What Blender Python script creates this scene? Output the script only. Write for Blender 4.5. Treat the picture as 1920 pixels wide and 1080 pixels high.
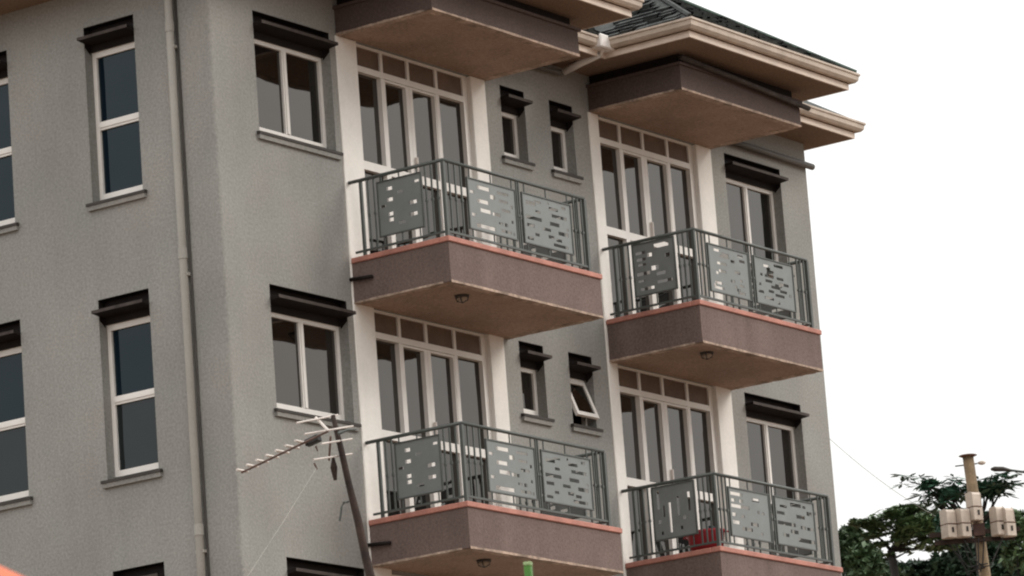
import bpy, bmesh, math, random
from mathutils import Vector, Matrix, noise as mnoise

for o in list(bpy.data.objects):
    bpy.data.objects.remove(o)
scene = bpy.context.scene
COL = scene.collection
R = math.radians
random.seed(7)
GZ = -16.34                                   # ground level (the origin is the building corner at the top storey)

# ------------------------------------------------------------------ camera, sky, sun
CAM = Vector((-38.55307, -30.15459, -14.73843))
FW = Vector((0.80410707, 0.55136511, 0.22227985))
RT = Vector((0.57755546, -0.81314012, -0.07233828))
UP = Vector((-0.14085986, -0.18654667, 0.97229566))
F = 8775.425
cd = bpy.data.cameras.new('camera')
cam = bpy.data.objects.new('camera', cd)
COL.objects.link(cam)
cd.sensor_width = 36.0
cd.lens = F / 1920 * 36.0
cd.clip_start = 0.5
cd.clip_end = 3000
M = Matrix((RT, UP, -FW)).transposed().to_4x4()
M.translation = CAM
cam.matrix_world = M
scene.camera = cam
cd.dof.use_dof = True
cd.dof.focus_distance = 53.0
cd.dof.aperture_fstop = 11.0

SUN_EL, SUN_AZ = R(35), R(142)                # azimuth measured from +Y clockwise: the veiled sun stands in front of the balcony side
world = bpy.data.worlds.new('World')
scene.world = world
world.use_nodes = True
wn, wl = world.node_tree.nodes, world.node_tree.links
wn.clear()
wo = wn.new('ShaderNodeOutputWorld')
bg = wn.new('ShaderNodeBackground')
bg.inputs['Strength'].default_value = 0.1
sky = wn.new('ShaderNodeTexSky')
sky.sky_type = 'NISHITA'
sky.sun_disc = False
sky.sun_elevation = SUN_EL
sky.sun_rotation = SUN_AZ
sky.air_density = 1.0
sky.dust_density = 3.0
tc = wn.new('ShaderNodeTexCoord')
nz = wn.new('ShaderNodeTexNoise')
nz.inputs['Scale'].default_value = 2.2
nz.inputs['Detail'].default_value = 5
cr = wn.new('ShaderNodeValToRGB')
cr.color_ramp.elements[0].position = 0.25
cr.color_ramp.elements[0].color = (0.82, 0.82, 0.82, 1)
cr.color_ramp.elements[1].position = 0.7
cr.color_ramp.elements[1].color = (0.96, 0.96, 0.96, 1)
mx = wn.new('ShaderNodeMix')
mx.data_type = 'RGBA'
sx = wn.new('ShaderNodeSeparateXYZ')                        # overcast sky: three times brighter overhead than at the horizon
mr = wn.new('ShaderNodeMapRange')
mr.inputs['From Min'].default_value = 0.0
mr.inputs['From Max'].default_value = 1.0
mr.inputs['To Min'].default_value = 0.36
mr.inputs['To Max'].default_value = 1.0
cl = wn.new('ShaderNodeVectorMath')
cl.operation = 'SCALE'
cl.inputs[0].default_value = (24.6, 24.5, 23.9)             # the cloud layer
wl.new(tc.outputs['Generated'], sx.inputs['Vector'])
wl.new(sx.outputs['Z'], mr.inputs['Value'])
wl.new(mr.outputs['Result'], cl.inputs['Scale'])
wl.new(cl.outputs[0], mx.inputs['B'])
wl.new(tc.outputs['Generated'], nz.inputs['Vector'])
wl.new(nz.outputs['Fac'], cr.inputs['Fac'])
wl.new(cr.outputs['Color'], mx.inputs['Factor'])
wl.new(sky.outputs['Color'], mx.inputs['A'])
wl.new(mx.outputs['Result'], bg.inputs['Color'])
wl.new(bg.outputs['Background'], wo.inputs['Surface'])

sd = bpy.data.lights.new('sun', 'SUN')
sd.energy = 1.5
sd.angle = R(26)
sd.color = (1.0, 0.95, 0.88)
sun = bpy.data.objects.new('sun', sd)
COL.objects.link(sun)
sdir = Vector((math.sin(SUN_AZ) * math.cos(SUN_EL), math.cos(SUN_AZ) * math.cos(SUN_EL), math.sin(SUN_EL)))
sun.rotation_euler = sdir.to_track_quat('Z', 'Y').to_euler()
sun.location = (-20, -30, 30)

scene.render.engine = 'CYCLES'
scene.cycles.pixel_filter_type = 'BLACKMAN_HARRIS'
scene.cycles.filter_width = 2.1
scene.cycles.max_bounces = 8
vs = scene.view_settings
vs.view_transform = 'Standard'
vs.look = 'None'
vs.exposure = 0.0
vs.gamma = 1.0
vs.use_curve_mapping = False


# ------------------------------------------------------------------ materials
def mat(name, col, rough=0.7, var=0.12, scale=3.0, fine=0.0, fscale=40.0, bump=0.0, bscale=60.0, metal=0.0,
        streak=0.0, spec=0.35, warm=None):
    """paint / plaster: base colour with blotches, a fine grain, optional rain streaks and relief"""
    m = bpy.data.materials.new(name)
    m.use_nodes = True
    nt = m.node_tree
    N, L = nt.nodes, nt.links
    b = N['Principled BSDF']
    b.inputs['Roughness'].default_value = rough
    b.inputs['Metallic'].default_value = metal
    b.inputs['Specular IOR Level'].default_value = spec
    t = N.new('ShaderNodeTexCoord')
    val = None

    def mul(a, x):
        if a is None:
            return x
        n = N.new('ShaderNodeMath')
        n.operation = 'MULTIPLY'
        L.new(a, n.inputs[0])
        L.new(x, n.inputs[1])
        return n.outputs[0]

    def noise_val(sc, lo, hi, det=4.0, vec=None, a=0.3, z=0.7):
        n = N.new('ShaderNodeTexNoise')
        n.inputs['Scale'].default_value = sc
        n.inputs['Detail'].default_value = det
        L.new(vec if vec else t.outputs['Object'], n.inputs['Vector'])
        r = N.new('ShaderNodeMapRange')
        r.inputs['From Min'].default_value = a
        r.inputs['From Max'].default_value = z
        r.inputs['To Min'].default_value = lo
        r.inputs['To Max'].default_value = hi
        L.new(n.outputs['Fac'], r.inputs['Value'])
        return r.outputs[0]
    if var:
        val = mul(val, noise_val(scale, 1 - var, 1 + var))
    if fine:
        val = mul(val, noise_val(fscale, 1 - fine, 1 + fine, 2.0))
    if streak:
        mp = N.new('ShaderNodeMapping')
        mp.inputs['Scale'].default_value = (5.0, 5.0, 0.22)
        L.new(t.outputs['Object'], mp.inputs['Vector'])
        val = mul(val, noise_val(1.0, 1 - streak, 1 + streak * 0.5, 5.0, mp.outputs[0]))
    if val is not None:
        c = N.new('ShaderNodeVectorMath')
        c.operation = 'SCALE'
        c.inputs[0].default_value = col[:3]
        L.new(val, c.inputs['Scale'])
        out = c.outputs[0]
        if warm:
            wnz = noise_val(1.3, 0.0, 1.0, 3.0)
            w = N.new('ShaderNodeMix')
            w.data_type = 'RGBA'
            w.blend_type = 'MULTIPLY'
            w.inputs['B'].default_value = (*warm, 1)
            L.new(wnz, w.inputs['Factor'])
            L.new(out, w.inputs['A'])
            out = w.outputs['Result']
        L.new(out, b.inputs['Base Color'])
    else:
        b.inputs['Base Color'].default_value = (*col[:3], 1)
    if bump:
        n = N.new('ShaderNodeTexNoise')
        n.inputs['Scale'].default_value = bscale
        n.inputs['Detail'].default_value = 3
        L.new(t.outputs['Object'], n.inputs['Vector'])
        bp = N.new('ShaderNodeBump')
        bp.inputs['Strength'].default_value = bump
        bp.inputs['Distance'].default_value = 0.01
        L.new(n.outputs['Fac'], bp.inputs['Height'])
        L.new(bp.outputs['Normal'], b.inputs['Normal'])
    return m


def glass(name, col, wav=0.25, ior=1.80, tint=(1.0, 0.93, 0.86)):
    m = bpy.data.materials.new(name)
    m.use_nodes = True
    N, L = m.node_tree.nodes, m.node_tree.links
    b = N['Principled BSDF']
    b.inputs['Base Color'].default_value = (*col, 1)
    b.inputs['Roughness'].default_value = 0.03
    b.inputs['IOR'].default_value = ior
    b.inputs['Specular Tint'].default_value = (*tint, 1)
    t = N.new('ShaderNodeTexCoord')
    n = N.new('ShaderNodeTexNoise')
    n.inputs['Scale'].default_value = 1.6
    n.inputs['Detail'].default_value = 1
    L.new(t.outputs['Object'], n.inputs['Vector'])
    bp = N.new('ShaderNodeBump')
    bp.inputs['Strength'].default_value = wav
    bp.inputs['Distance'].default_value = 0.02
    L.new(n.outputs['Fac'], bp.inputs['Height'])
    L.new(bp.outputs['Normal'], b.inputs['Normal'])
    return m


WALL = mat('grey_plaster', (0.265, 0.265, 0.248), 0.85, 0.11, 0.7, 0.14, 34, 0.35, 38, streak=0.035, spec=0.2, warm=(1.0, 0.955, 0.955))
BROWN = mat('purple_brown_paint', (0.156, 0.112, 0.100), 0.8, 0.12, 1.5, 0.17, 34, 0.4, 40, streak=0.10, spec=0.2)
CANOPY = mat('canopy_brown_eave_shade', (0.095, 0.068, 0.061), 0.8, 0.08, 1.5, 0.17, 34, 0.4, 40, streak=0.05, spec=0.2)  # the fascia brown darkened: shade under the eaves put into the colour
SOFFIT = mat('brown_soffit_paint', (0.33, 0.238, 0.186), 0.85, 0.16, 1.4, 0.2, 34, 0.3, 40, spec=0.15)
EAVES = mat('dark_eaves_soffit', (0.22, 0.155, 0.115), 0.85, 0.10, 1.6, 0.2, 34, 0.3, 40, spec=0.15)
DRIP = mat('light_drip_paint', (0.36, 0.27, 0.215), 0.85, 0.4, 5, 0.25, 26, spec=0.15)
WHITE = mat('white_pillar_paint', (0.78, 0.745, 0.70), 0.6, 0.05, 2, 0.03, 30, 0.15, 30, streak=0.05)
PVC = mat('white_window_frame', (0.76, 0.725, 0.685), 0.4, 0.04, 6)
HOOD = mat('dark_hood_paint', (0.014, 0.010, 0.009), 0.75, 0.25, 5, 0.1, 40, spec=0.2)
LIP = mat('hood_lip_lit_paint', (0.060, 0.048, 0.043), 0.75, 0.3, 8, spec=0.2)  # lighter than the hood: light caught on its front edge put into the colour
SILLD = mat('dark_sill_band', (0.045, 0.038, 0.033), 0.7, 0.2, 6)
CURB = mat('red_oxide_paint', (0.42, 0.185, 0.145), 0.65, 0.18, 5, 0.08, 40, 0.2, 50)
RAIL = mat('grey_railing_paint', (0.070, 0.078, 0.073), 0.45, 0.10, 8, 0.06, 60, spec=0.4)
PANEL = mat('grey_sheet_metal', (0.170, 0.182, 0.180), 0.42, 0.08, 5, 0.05, 50, spec=0.4)
TRANSOM = mat('brown_transom_board', (0.135, 0.088, 0.062), 0.6, 0.15, 5, 0.1, 40)
FASCIA = mat('cream_fascia_paint', (0.70, 0.585, 0.50), 0.6, 0.08, 3, 0.04, 40, streak=0.06)
FASCIA2 = mat('brown_fascia_board', (0.25, 0.165, 0.115), 0.7, 0.2, 4, streak=0.1)
GUTTER = mat('beige_gutter', (0.50, 0.415, 0.345), 0.5, 0.12, 4, 0.05, 40, streak=0.1)
SHING = mat('dark_roof_shingle', (0.040, 0.044, 0.042), 0.85, 0.4, 6, 0.3, 30, 0.4, 60)
SHINGG = mat('green_ridge_cap', (0.020, 0.042, 0.030), 0.7, 0.2, 6)
PIPE = mat('grey_downpipe', (0.34, 0.325, 0.295), 0.5, 0.08, 2, 0.05, 40, streak=0.08)
PIPED = mat('dark_grey_pipe', (0.10, 0.092, 0.084), 0.6, 0.1, 4)
PIPEW = mat('white_downpipe', (0.72, 0.68, 0.65), 0.5, 0.08, 4)
GLASS = glass('dark_window_glass', (0.002, 0.002, 0.002))
GLASS2 = glass('dark_glass_with_curtain', (0.005, 0.0045, 0.004), 0.4)
GLASS3 = glass('dark_glass_with_pale_curtain', (0.011, 0.009, 0.008), 0.3, 1.75)
GLASSG = glass('grey_sky_reflection_glass', (0.012, 0.015, 0.016), 0.35, 1.46, (0.9, 0.97, 1.0))  # grey of the reflected low sky put into base colour and tint
GLASSB = glass('blue_sky_reflection_glass', (0.002, 0.008, 0.015), 0.3, 1.40, (0.80, 0.95, 1.0))  # blue of the reflected sky painted in through base colour and tint
LAMPM = mat('soffit_lamp_metal', (0.035, 0.028, 0.024), 0.5, 0.2, 10)
LAMPG = mat('soffit_lamp_glass', (0.28, 0.22, 0.17), 0.25, 0.05, 10)
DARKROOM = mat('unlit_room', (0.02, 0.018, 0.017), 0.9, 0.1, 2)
WOOD = mat('dark_weathered_wood', (0.034, 0.020, 0.015), 0.85, 0.45, 6, 0.2, 40, 0.6, 30, streak=0.3)
WOODL = mat('tan_pole_wood', (0.20, 0.138, 0.080), 0.8, 0.25, 5, 0.15, 40, 0.4, 40, streak=0.3)
ALU = mat('antenna_aluminium', (0.60, 0.54, 0.50), 0.45, 0.1, 12, metal=0.0)
BLK = mat('black_plastic', (0.02, 0.018, 0.017), 0.5, 0.2, 10)
BROWNROD = mat('antenna_brown_rod', (0.13, 0.085, 0.07), 0.6, 0.2, 10)
BOXM = mat('off_white_meter_box', (0.52, 0.44, 0.37), 0.55, 0.12, 6, 0.06, 30, streak=0.1)
RUSTD = mat('dark_rusty_bracket', (0.075, 0.040, 0.032), 0.8, 0.4, 8)
RUST = mat('rusty_steel', (0.16, 0.075, 0.05), 0.8, 0.4, 6)
LEAF = mat('dark_green_leaf', (0.016, 0.034, 0.016), 0.55, 0.5, 1.2)
LEAFM = mat('deep_green_leaf', (0.046, 0.078, 0.034), 0.55, 0.5, 1.2)
LEAF2 = mat('mid_green_leaf', (0.084, 0.132, 0.056), 0.55, 0.45, 1.2)
LEAF3 = mat('bluish_green_leaf', (0.036, 0.092, 0.056), 0.5, 0.4, 1.5)
BARK = mat('pale_bark', (0.018, 0.015, 0.012), 0.9, 0.3, 5)
GROUND = mat('red_earth', (0.165, 0.118, 0.086), 0.95, 0.25, 0.25, 0.15, 8, 0.3, 6, spec=0.1)
ORANGE = mat('orange_parasol_cloth', (0.62, 0.140, 0.065), 0.7, 0.08, 3)
GREENP = mat('green_post_paint', (0.07, 0.20, 0.035), 0.45, 0.15, 6)
GREENC = mat('pale_post_cap', (0.30, 0.42, 0.20), 0.5, 0.1, 8)
BASIN = mat('red_plastic', (0.40, 0.034, 0.048), 0.4, 0.08, 4)
BASIN2 = mat('dark_blue_plastic', (0.012, 0.026, 0.045), 0.45, 0.1, 4)
WIRE = mat('thin_grey_wire', (0.30, 0.30, 0.29), 0.6, 0)


# ------------------------------------------------------------------ mesh helpers
class MB:
    def __init__(self):
        self.v, self.f = [], []

    def add(self, vs, fs):
        b = len(self.v)
        self.v += [tuple(p) for p in vs]
        self.f += [tuple(b + i for i in f) for f in fs]

    def box(self, x0, x1, y0, y1, z0, z1):
        self.add([(x0, y0, z0), (x1, y0, z0), (x1, y1, z0), (x0, y1, z0), (x0, y0, z1), (x1, y0, z1), (x1, y1, z1), (x0, y1, z1)],
                 [(0, 3, 2, 1), (4, 5, 6, 7), (0, 1, 5, 4), (1, 2, 6, 5), (2, 3, 7, 6), (3, 0, 4, 7)])
        return self

    def obox(self, c, ax, ay, az, sx, sy, sz):
        c = Vector(c)
        P = []
        for k in (-1, 1):
            for i, j in ((-1, -1), (1, -1), (1, 1), (-1, 1)):
                P.append(c + ax * (i * sx / 2) + ay * (j * sy / 2) + az * (k * sz / 2))
        self.add(P, [(0, 3, 2, 1), (4, 5, 6, 7), (0, 1, 5, 4), (1, 2, 6, 5), (2, 3, 7, 6), (3, 0, 4, 7)])
        return self

    def tube(self, pts, rad, n=8, cap=True):
        pts = [Vector(p) for p in pts]
        rr = rad if isinstance(rad, (list, tuple)) else [rad] * len(pts)
        rings = []
        for i, p in enumerate(pts):
            d = (pts[min(i + 1, len(pts) - 1)] - pts[max(i - 1, 0)]).normalized()
            a = Vector((0, 0, 1)) if abs(d.z) < 0.9 else Vector((1, 0, 0))
            u = d.cross(a).normalized()
            w = d.cross(u)
            rings.append([p + (u * math.cos(2 * math.pi * k / n) + w * math.sin(2 * math.pi * k / n)) * rr[i] for k in range(n)])
        vs = [q for r_ in rings for q in r_]
        fs = []
        for i in range(len(pts) - 1):
            for k in range(n):
                a, b = i * n + k, i * n + (k + 1) % n
                fs.append((a, b, b + n, a + n))
        if cap:
            fs.append(tuple(range(n - 1, -1, -1)))
            fs.append(tuple((len(pts) - 1) * n + k for k in range(n)))
        self.add(vs, fs)
        return self

    def prism(self, prof, fn, a, b):
        """profile polygon swept from a to b; fn(p, q, s) -> point"""
        n = len(prof)
        self.add([fn(p, q_, a) for p, q_ in prof] + [fn(p, q_, b) for p, q_ in prof],
                 [tuple(range(n)), tuple(range(2 * n - 1, n - 1, -1))] + [(i, (i + 1) % n, n + (i + 1) % n, n + i) for i in range(n)])
        return self

    def mesh(self, name, m, smooth=False, bevel=0):
        me = bpy.data.meshes.new(name)
        me.from_pydata(self.v, [], self.f)
        bm = bmesh.new()
        bm.from_mesh(me)
        if bevel:
            bmesh.ops.bevel(bm, geom=bm.edges[:], offset=bevel, segments=1, affect='EDGES', profile=0.5)
        bmesh.ops.recalc_face_normals(bm, faces=bm.faces)
        bm.to_mesh(me)
        bm.free()
        for mm in (m if isinstance(m, (list, tuple)) else [m]):
            me.materials.append(mm)
        if smooth:
            for p in me.polygons:
                p.use_smooth = True
        return me

    def build(self, name, m, parent=None, loc=(0, 0, 0), smooth=False, bevel=0):
        o = bpy.data.objects.new(name, self.mesh(name, m, smooth, bevel))
        COL.objects.link(o)
        o.parent = parent
        o.location = loc
        return o


def B(*a):
    return MB().box(*a)


def tag(o, label=None, cat=None, group=None, kind=None):
    if label: o['label'] = label
    if cat: o['category'] = cat
    if group: o['group'] = group
    if kind: o['kind'] = kind
    return o


def empty(name, loc, label, cat, group=None, rz=0):
    o = bpy.data.objects.new(name, None)
    COL.objects.link(o)
    o.location = loc
    o.rotation_euler = (0, 0, rz)
    o.empty_display_size = 0.2
    return tag(o, label, cat, group)


def copy_tree(o, parent=None, off=(0, 0, 0)):
    c = o.copy()
    COL.objects.link(c)
    c.parent = parent
    c.location = Vector(o.location) + Vector(off)
    for ch in list(o.children):
        copy_tree(ch, c)
    return c


# ------------------------------------------------------------------ ground
gm = MB()
gm.add([(-400, -400, GZ), (1500, -400, GZ), (1500, 1500, GZ), (-400, 1500, GZ)], [(0, 1, 2, 3)])
tag(gm.build('ground', GROUND), kind='structure')

# ------------------------------------------------------------------ the building
bld = empty('apartment_building', (0, 0, 0), 'grey plastered apartment building with brown balconies, white pillars and dark window hoods', 'building')
ST = [0.0, 3.1, 6.11]                         # storey offsets of the window heads
BST = [0.0, 2.967]                            # storey offsets of the balconies
XE = 12.36                                    # right end of the front wall
YB = 13.0                                     # depth of the block
ZT = 0.352                                    # eaves soffit
REV = 0.20                                    # depth of the window reveals

# window specs: front (x0, x1, head, sill), left (y0, y1, head, sill)
FRONT = [(0.78, 2.165, -0.106, -1.500), (5.475, 5.972, -0.104, -0.985), (6.492, 6.985, -0.104, -0.985), (10.37, 11.70, -0.104, -1.500)]
LEFT = [(1.05, 1.768, -0.067, -2.078), (2.895, 3.613, -0.067, -2.078), (4.75, 5.47, -0.067, -2.078)]
DOORS = [(2.65, 4.87), (7.52, 9.70)]

ops = []
for k, dz in enumerate(ST):
    for (a, b, h, s) in FRONT:
        ops.append((a, b, s - dz, h - dz, REV))
    for (a, b) in DOORS:
        ops.append((a, b, -2.80 - (BST[k] if k < 2 else 6.0), -0.107 - dz, REV + 0.05))
lops = [(a, b, s - dz, h - dz, REV) for dz in ST for (a, b, h, s) in LEFT]


def wall_mesh(ops, a0, a1, z0, z1, fn):
    """a wall face with openings and their reveals; fn(along, depth, z) -> point"""
    m = MB()
    A = sorted({a0, a1} | {o[0] for o in ops} | {o[1] for o in ops})
    for i in range(len(A) - 1):
        x0, x1 = A[i], A[i + 1]
        xm = (x0 + x1) / 2
        col = sorted([(o[2], o[3]) for o in ops if o[0] < xm < o[1]])
        z = z0
        for lo, hi in col + [(z1, z1)]:
            if lo > z:
                m.add([fn(x0, 0, z), fn(x1, 0, z), fn(x1, 0, lo), fn(x0, 0, lo)], [(0, 1, 2, 3)])
            z = hi
    for (a, b, lo, hi, d) in ops:
        m.add([fn(a, 0, lo), fn(b, 0, lo), fn(b, 0, hi), fn(a, 0, hi), fn(a, d, lo), fn(b, d, lo), fn(b, d, hi), fn(a, d, hi)],
              [(0, 1, 5, 4), (1, 2, 6, 5), (2, 3, 7, 6), (3, 0, 4, 7)])
    return m


RC = 0.05
front_fn = lambda a, d, z: (a, d, z)
left_fn = lambda a, d, z: (d, a, z)
wall_mesh(ops, RC, XE, GZ, ZT + 0.01, front_fn).build('front_wall', WALL, bld)
wall_mesh(lops, RC, YB, GZ, ZT + 0.01, left_fn).build('side_wall', WALL, bld)
cm = MB()
arc = [(RC - RC * math.cos(t), RC - RC * math.sin(t)) for t in [i * math.pi / 2 / 8 for i in range(9)]]
for (x0, y0), (x1, y1) in zip(arc, arc[1:]):
    cm.add([(x0, y0, GZ), (x1, y1, GZ), (x1, y1, ZT + 0.01), (x0, y0, ZT + 0.01)], [(0, 1, 2, 3)])
cm.build('corner_edge', WALL, bld, smooth=True)
em = MB()
em.add([(XE, 0, GZ), (XE, YB, GZ), (XE, YB, ZT + 0.01), (XE, 0, ZT + 0.01), (0, YB, GZ), (0, YB, ZT + 0.01)], [(0, 1, 2, 3), (1, 4, 5, 2)])
em.build('rear_wall', WALL, bld)


# ---- windows
def hood(fn, a0, a1, z, parent):
    h = MB()
    pr = [(-0.118, -0.140), (0.098, -0.150), (0.098, -0.195), (-0.118, -0.170)]      # the sloping slab
    h.prism(pr, lambda d, zz, s: fn(s, d, z + zz), a0 + 0.003, a1 - 0.003)
    o = h.build('hood', HOOD, parent)
    l = MB().prism([(-0.124, -0.137), (-0.1185, -0.137), (-0.1185, -0.172), (-0.124, -0.172)], lambda d, zz, s: fn(s, d, z + zz), a0 + 0.001, a1 - 0.001)
    l.build('hood_lip', LIP, parent)
    b = MB()                                                                           # back board and lining, dark to put in the shade of the hood recess
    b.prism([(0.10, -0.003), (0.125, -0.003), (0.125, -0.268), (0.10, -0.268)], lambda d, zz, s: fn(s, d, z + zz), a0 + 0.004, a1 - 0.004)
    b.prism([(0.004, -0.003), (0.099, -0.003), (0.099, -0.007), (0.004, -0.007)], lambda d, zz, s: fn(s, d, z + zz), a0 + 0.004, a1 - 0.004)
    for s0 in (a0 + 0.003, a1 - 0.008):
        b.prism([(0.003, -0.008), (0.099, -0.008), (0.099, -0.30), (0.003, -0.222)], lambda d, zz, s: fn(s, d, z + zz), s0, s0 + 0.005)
    b.build('recess_shade_lining', HOOD, parent)
    return o


def sill(fn, a0, a1, z, parent, sx=(0.062, 0.062)):
    s = MB().prism([(-0.050, 0.0), (-0.003, 0.003), (-0.003, -0.031), (-0.050, -0.032)], lambda d, zz, q: fn(q, d, z + zz), a0, a1)
    s.build('sill', SILLD, parent)
    e0, e1 = a0 + abs(sx[0]) + 0.003, a1 - abs(sx[1]) - 0.003
    MB().prism([(-0.0025, 0.004), (0.15, 0.049), (0.15, -0.020), (-0.0025, -0.010)], lambda d, zz, q: fn(q, d, z + zz), e0, e1).build('inner_sill', SILLD, parent)
    t = MB().prism([(-0.040, -0.033), (0.10, -0.033), (0.10, -0.078), (-0.034, -0.082)], lambda d, zz, q: fn(q, d, z + zz), a0 + 0.012, a1 - 0.012)
    t.build('sill_apron', WALL, parent)


FD = 0.13                                     # frames stand this deep in the reveal


def bars(m, fn, a0, a1, z0, z1, d0=FD, d1=FD + 0.06):
    m.prism([(d0, z0), (d1, z0), (d1, z1), (d0, z1)], lambda d, zz, s: fn(s, d, zz), a0, a1)


def pane(fn, a0, a1, z0, z1, parent, g, d=FD + 0.028):
    j = random.uniform(-0.006, 0.006)
    if g is GLASS:
        g = random.choice((GLASS, GLASS, GLASS2, GLASS2, GLASS3))
    elif g is GLASSB:
        g = GLASSG if z1 < -4.0 or random.random() < 0.2 else GLASSB
    m = MB()
    m.add([fn(a0, d + j, z0), fn(a1, d - j, z0), fn(a1, d - j * 0.5, z1), fn(a0, d + j * 0.5, z1),
           fn(a0, d + j + 0.006, z0), fn(a1, d - j + 0.006, z0), fn(a1, d - j * 0.5 + 0.006, z1), fn(a0, d + j * 0.5 + 0.006, z1)],
          [(0, 1, 2, 3), (4, 7, 6, 5), (0, 4, 5, 1), (1, 5, 6, 2), (2, 6, 7, 3), (3, 7, 4, 0)])
    return m.build('pane', g, parent)


def window(fn, a0, a1, head, sl, split, g, sx, parent=bld):
    """frame mesh with panes, hood and sill as its pieces"""
    top, bot = head - 0.262, sl + 0.050
    w = 0.055
    wt = w
    if split == 'h':
        top, wt = head - 0.235, 0.10
    f = MB()
    bars(f, fn, a0 + 0.002, a0 + w, bot, top)
    bars(f, fn, a1 - w, a1 - 0.002, bot, top)
    bars(f, fn, a0 + w + 0.001, a1 - w - 0.001, top - wt, top)
    bars(f, fn, a0 + w + 0.001, a1 - w - 0.001, bot, bot + 0.066)
    i0, i1, j0, j1 = a0 + w, a1 - w, bot + 0.068, top - wt
    rects = [(i0, i1, j0, j1)]
    if split == 'v':
        c = (a0 + a1) / 2
        bars(f, fn, c - 0.042, c + 0.042, j0 + 0.001, j1 - 0.001)
        bars(f, fn, c - 0.020, c + 0.020, j0 + 0.002, j1 - 0.002, FD - 0.012, FD - 0.001)
        rects = [(i0, c - 0.042, j0, j1), (c + 0.042, i1, j0, j1)]
    if split == 'h':
        c = head - 1.119
        bars(f, fn, i0 + 0.001, i1 - 0.001, c - 0.047, c + 0.047)
        bars(f, fn, i0 + 0.002, i1 - 0.002, c - 0.020, c + 0.020, FD - 0.012, FD - 0.001)
        rects = [(i0, i1, j0, c - 0.047), (i0, i1, c + 0.047, j1)]
    o = f.build('window', PVC, parent)
    for r in rects:
        pane(fn, *r, o, g)
    hood(fn, a0, a1, head, o)
    sill(fn, a0 + sx[0], a1 + sx[1], sl, o, sx)
    return o


fw = []
for i, (a, b, h, s) in enumerate(FRONT):
    sp = 'v' if b - a > 1 else ''
    fw.append(window(front_fn, a, b, h, s, sp, GLASS, (-0.055, 0.06) if sp else (-0.062, 0.062)))
for dz in ST[1:]:
    for i, (a, b, h, s) in enumerate(FRONT):
        if i == 2 and dz == ST[1]:
            continue
        sp = 'v' if b - a > 1 else ''
        window(front_fn, a, b, h - dz, s - dz, sp, GLASS, (-0.055, 0.06) if sp else (-0.062, 0.062))
for i, (a, b, h, s) in enumerate(LEFT):
    for dz in ST:
        window(left_fn, a, b, h - dz, s - dz, 'h', GLASSB, (-0.06, 0.06))

# the small window that stands open: fixed frame, sash swung out at the bottom
a, b, h, s = FRONT[2]
h -= 3.1
s -= 3.1
f = MB()
top, bot = h - 0.262, s + 0.006
bars(f, front_fn, a + 0.002, a + 0.035, bot, top)
bars(f, front_fn, b - 0.035, b - 0.002, bot, top)
bars(f, front_fn, a + 0.036, b - 0.036, top - 0.035, top)
bars(f, front_fn, a + 0.036, b - 0.036, bot, bot + 0.035)
ow = f.build('window', PVC, bld)
hood(front_fn, a, b, h, ow)
sill(front_fn, a - 0.062, b + 0.062, s, ow)
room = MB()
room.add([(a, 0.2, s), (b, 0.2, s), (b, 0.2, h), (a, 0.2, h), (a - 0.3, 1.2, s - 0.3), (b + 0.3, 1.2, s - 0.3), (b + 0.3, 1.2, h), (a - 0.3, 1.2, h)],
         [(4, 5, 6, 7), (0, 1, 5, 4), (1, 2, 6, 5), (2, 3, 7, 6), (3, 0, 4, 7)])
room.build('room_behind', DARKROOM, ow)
ang = R(21)
hz, hy = top - 0.03, 0.115
sf = lambda x, d, t: (x, hy - math.sin(ang) * t + math.cos(ang) * d, hz - math.cos(ang) * t - math.sin(ang) * d)
SL, sw = 0.50, 0.052
sm = MB()


def sbar(m, x0, x1, t0, t1, d0=0.0, d1=0.04):
    m.add([sf(x0, d0, t0), sf(x1, d0, t0), sf(x1, d0, t1), sf(x0, d0, t1), sf(x0, d1, t0), sf(x1, d1, t0), sf(x1, d1, t1), sf(x0, d1, t1)],
          [(0, 1, 2, 3), (4, 7, 6, 5), (0, 4, 5, 1), (1, 5, 6, 2), (2, 6, 7, 3), (3, 7, 4, 0)])


sbar(sm, a + 0.02, a + 0.02 + sw, 0, SL)
sbar(sm, b - 0.02 - sw, b - 0.02, 0, SL)
sbar(sm, a + 0.021 + sw, b - 0.021 - sw, 0, sw)
sbar(sm, a + 0.021 + sw, b - 0.021 - sw, SL - sw, SL)
sm.build('open_sash', PVC, ow)
sp_ = MB()
sbar(sp_, a + 0.02 + sw, b - 0.02 - sw, sw, SL - sw, 0.015, 0.021)
sp_.build('pane', GLASS, ow)
st_ = MB()
for xx in (a + 0.04, b - 0.04):
    st_.tube([sf(xx, 0.03, SL * 0.55), (xx, 0.14, bot + 0.12)], 0.006, 5)
st_.build('stay_arm', RAIL, ow)

# ---- pillars
for (x0, x1) in ((2.272, 2.654), (4.866, 5.158), (7.312, 7.524), (9.696, 10.045)):
    MB().box(x0, x1, -0.016, REV, GZ, -0.110).build('pillar', WHITE, bld, bevel=0.008)


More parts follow.
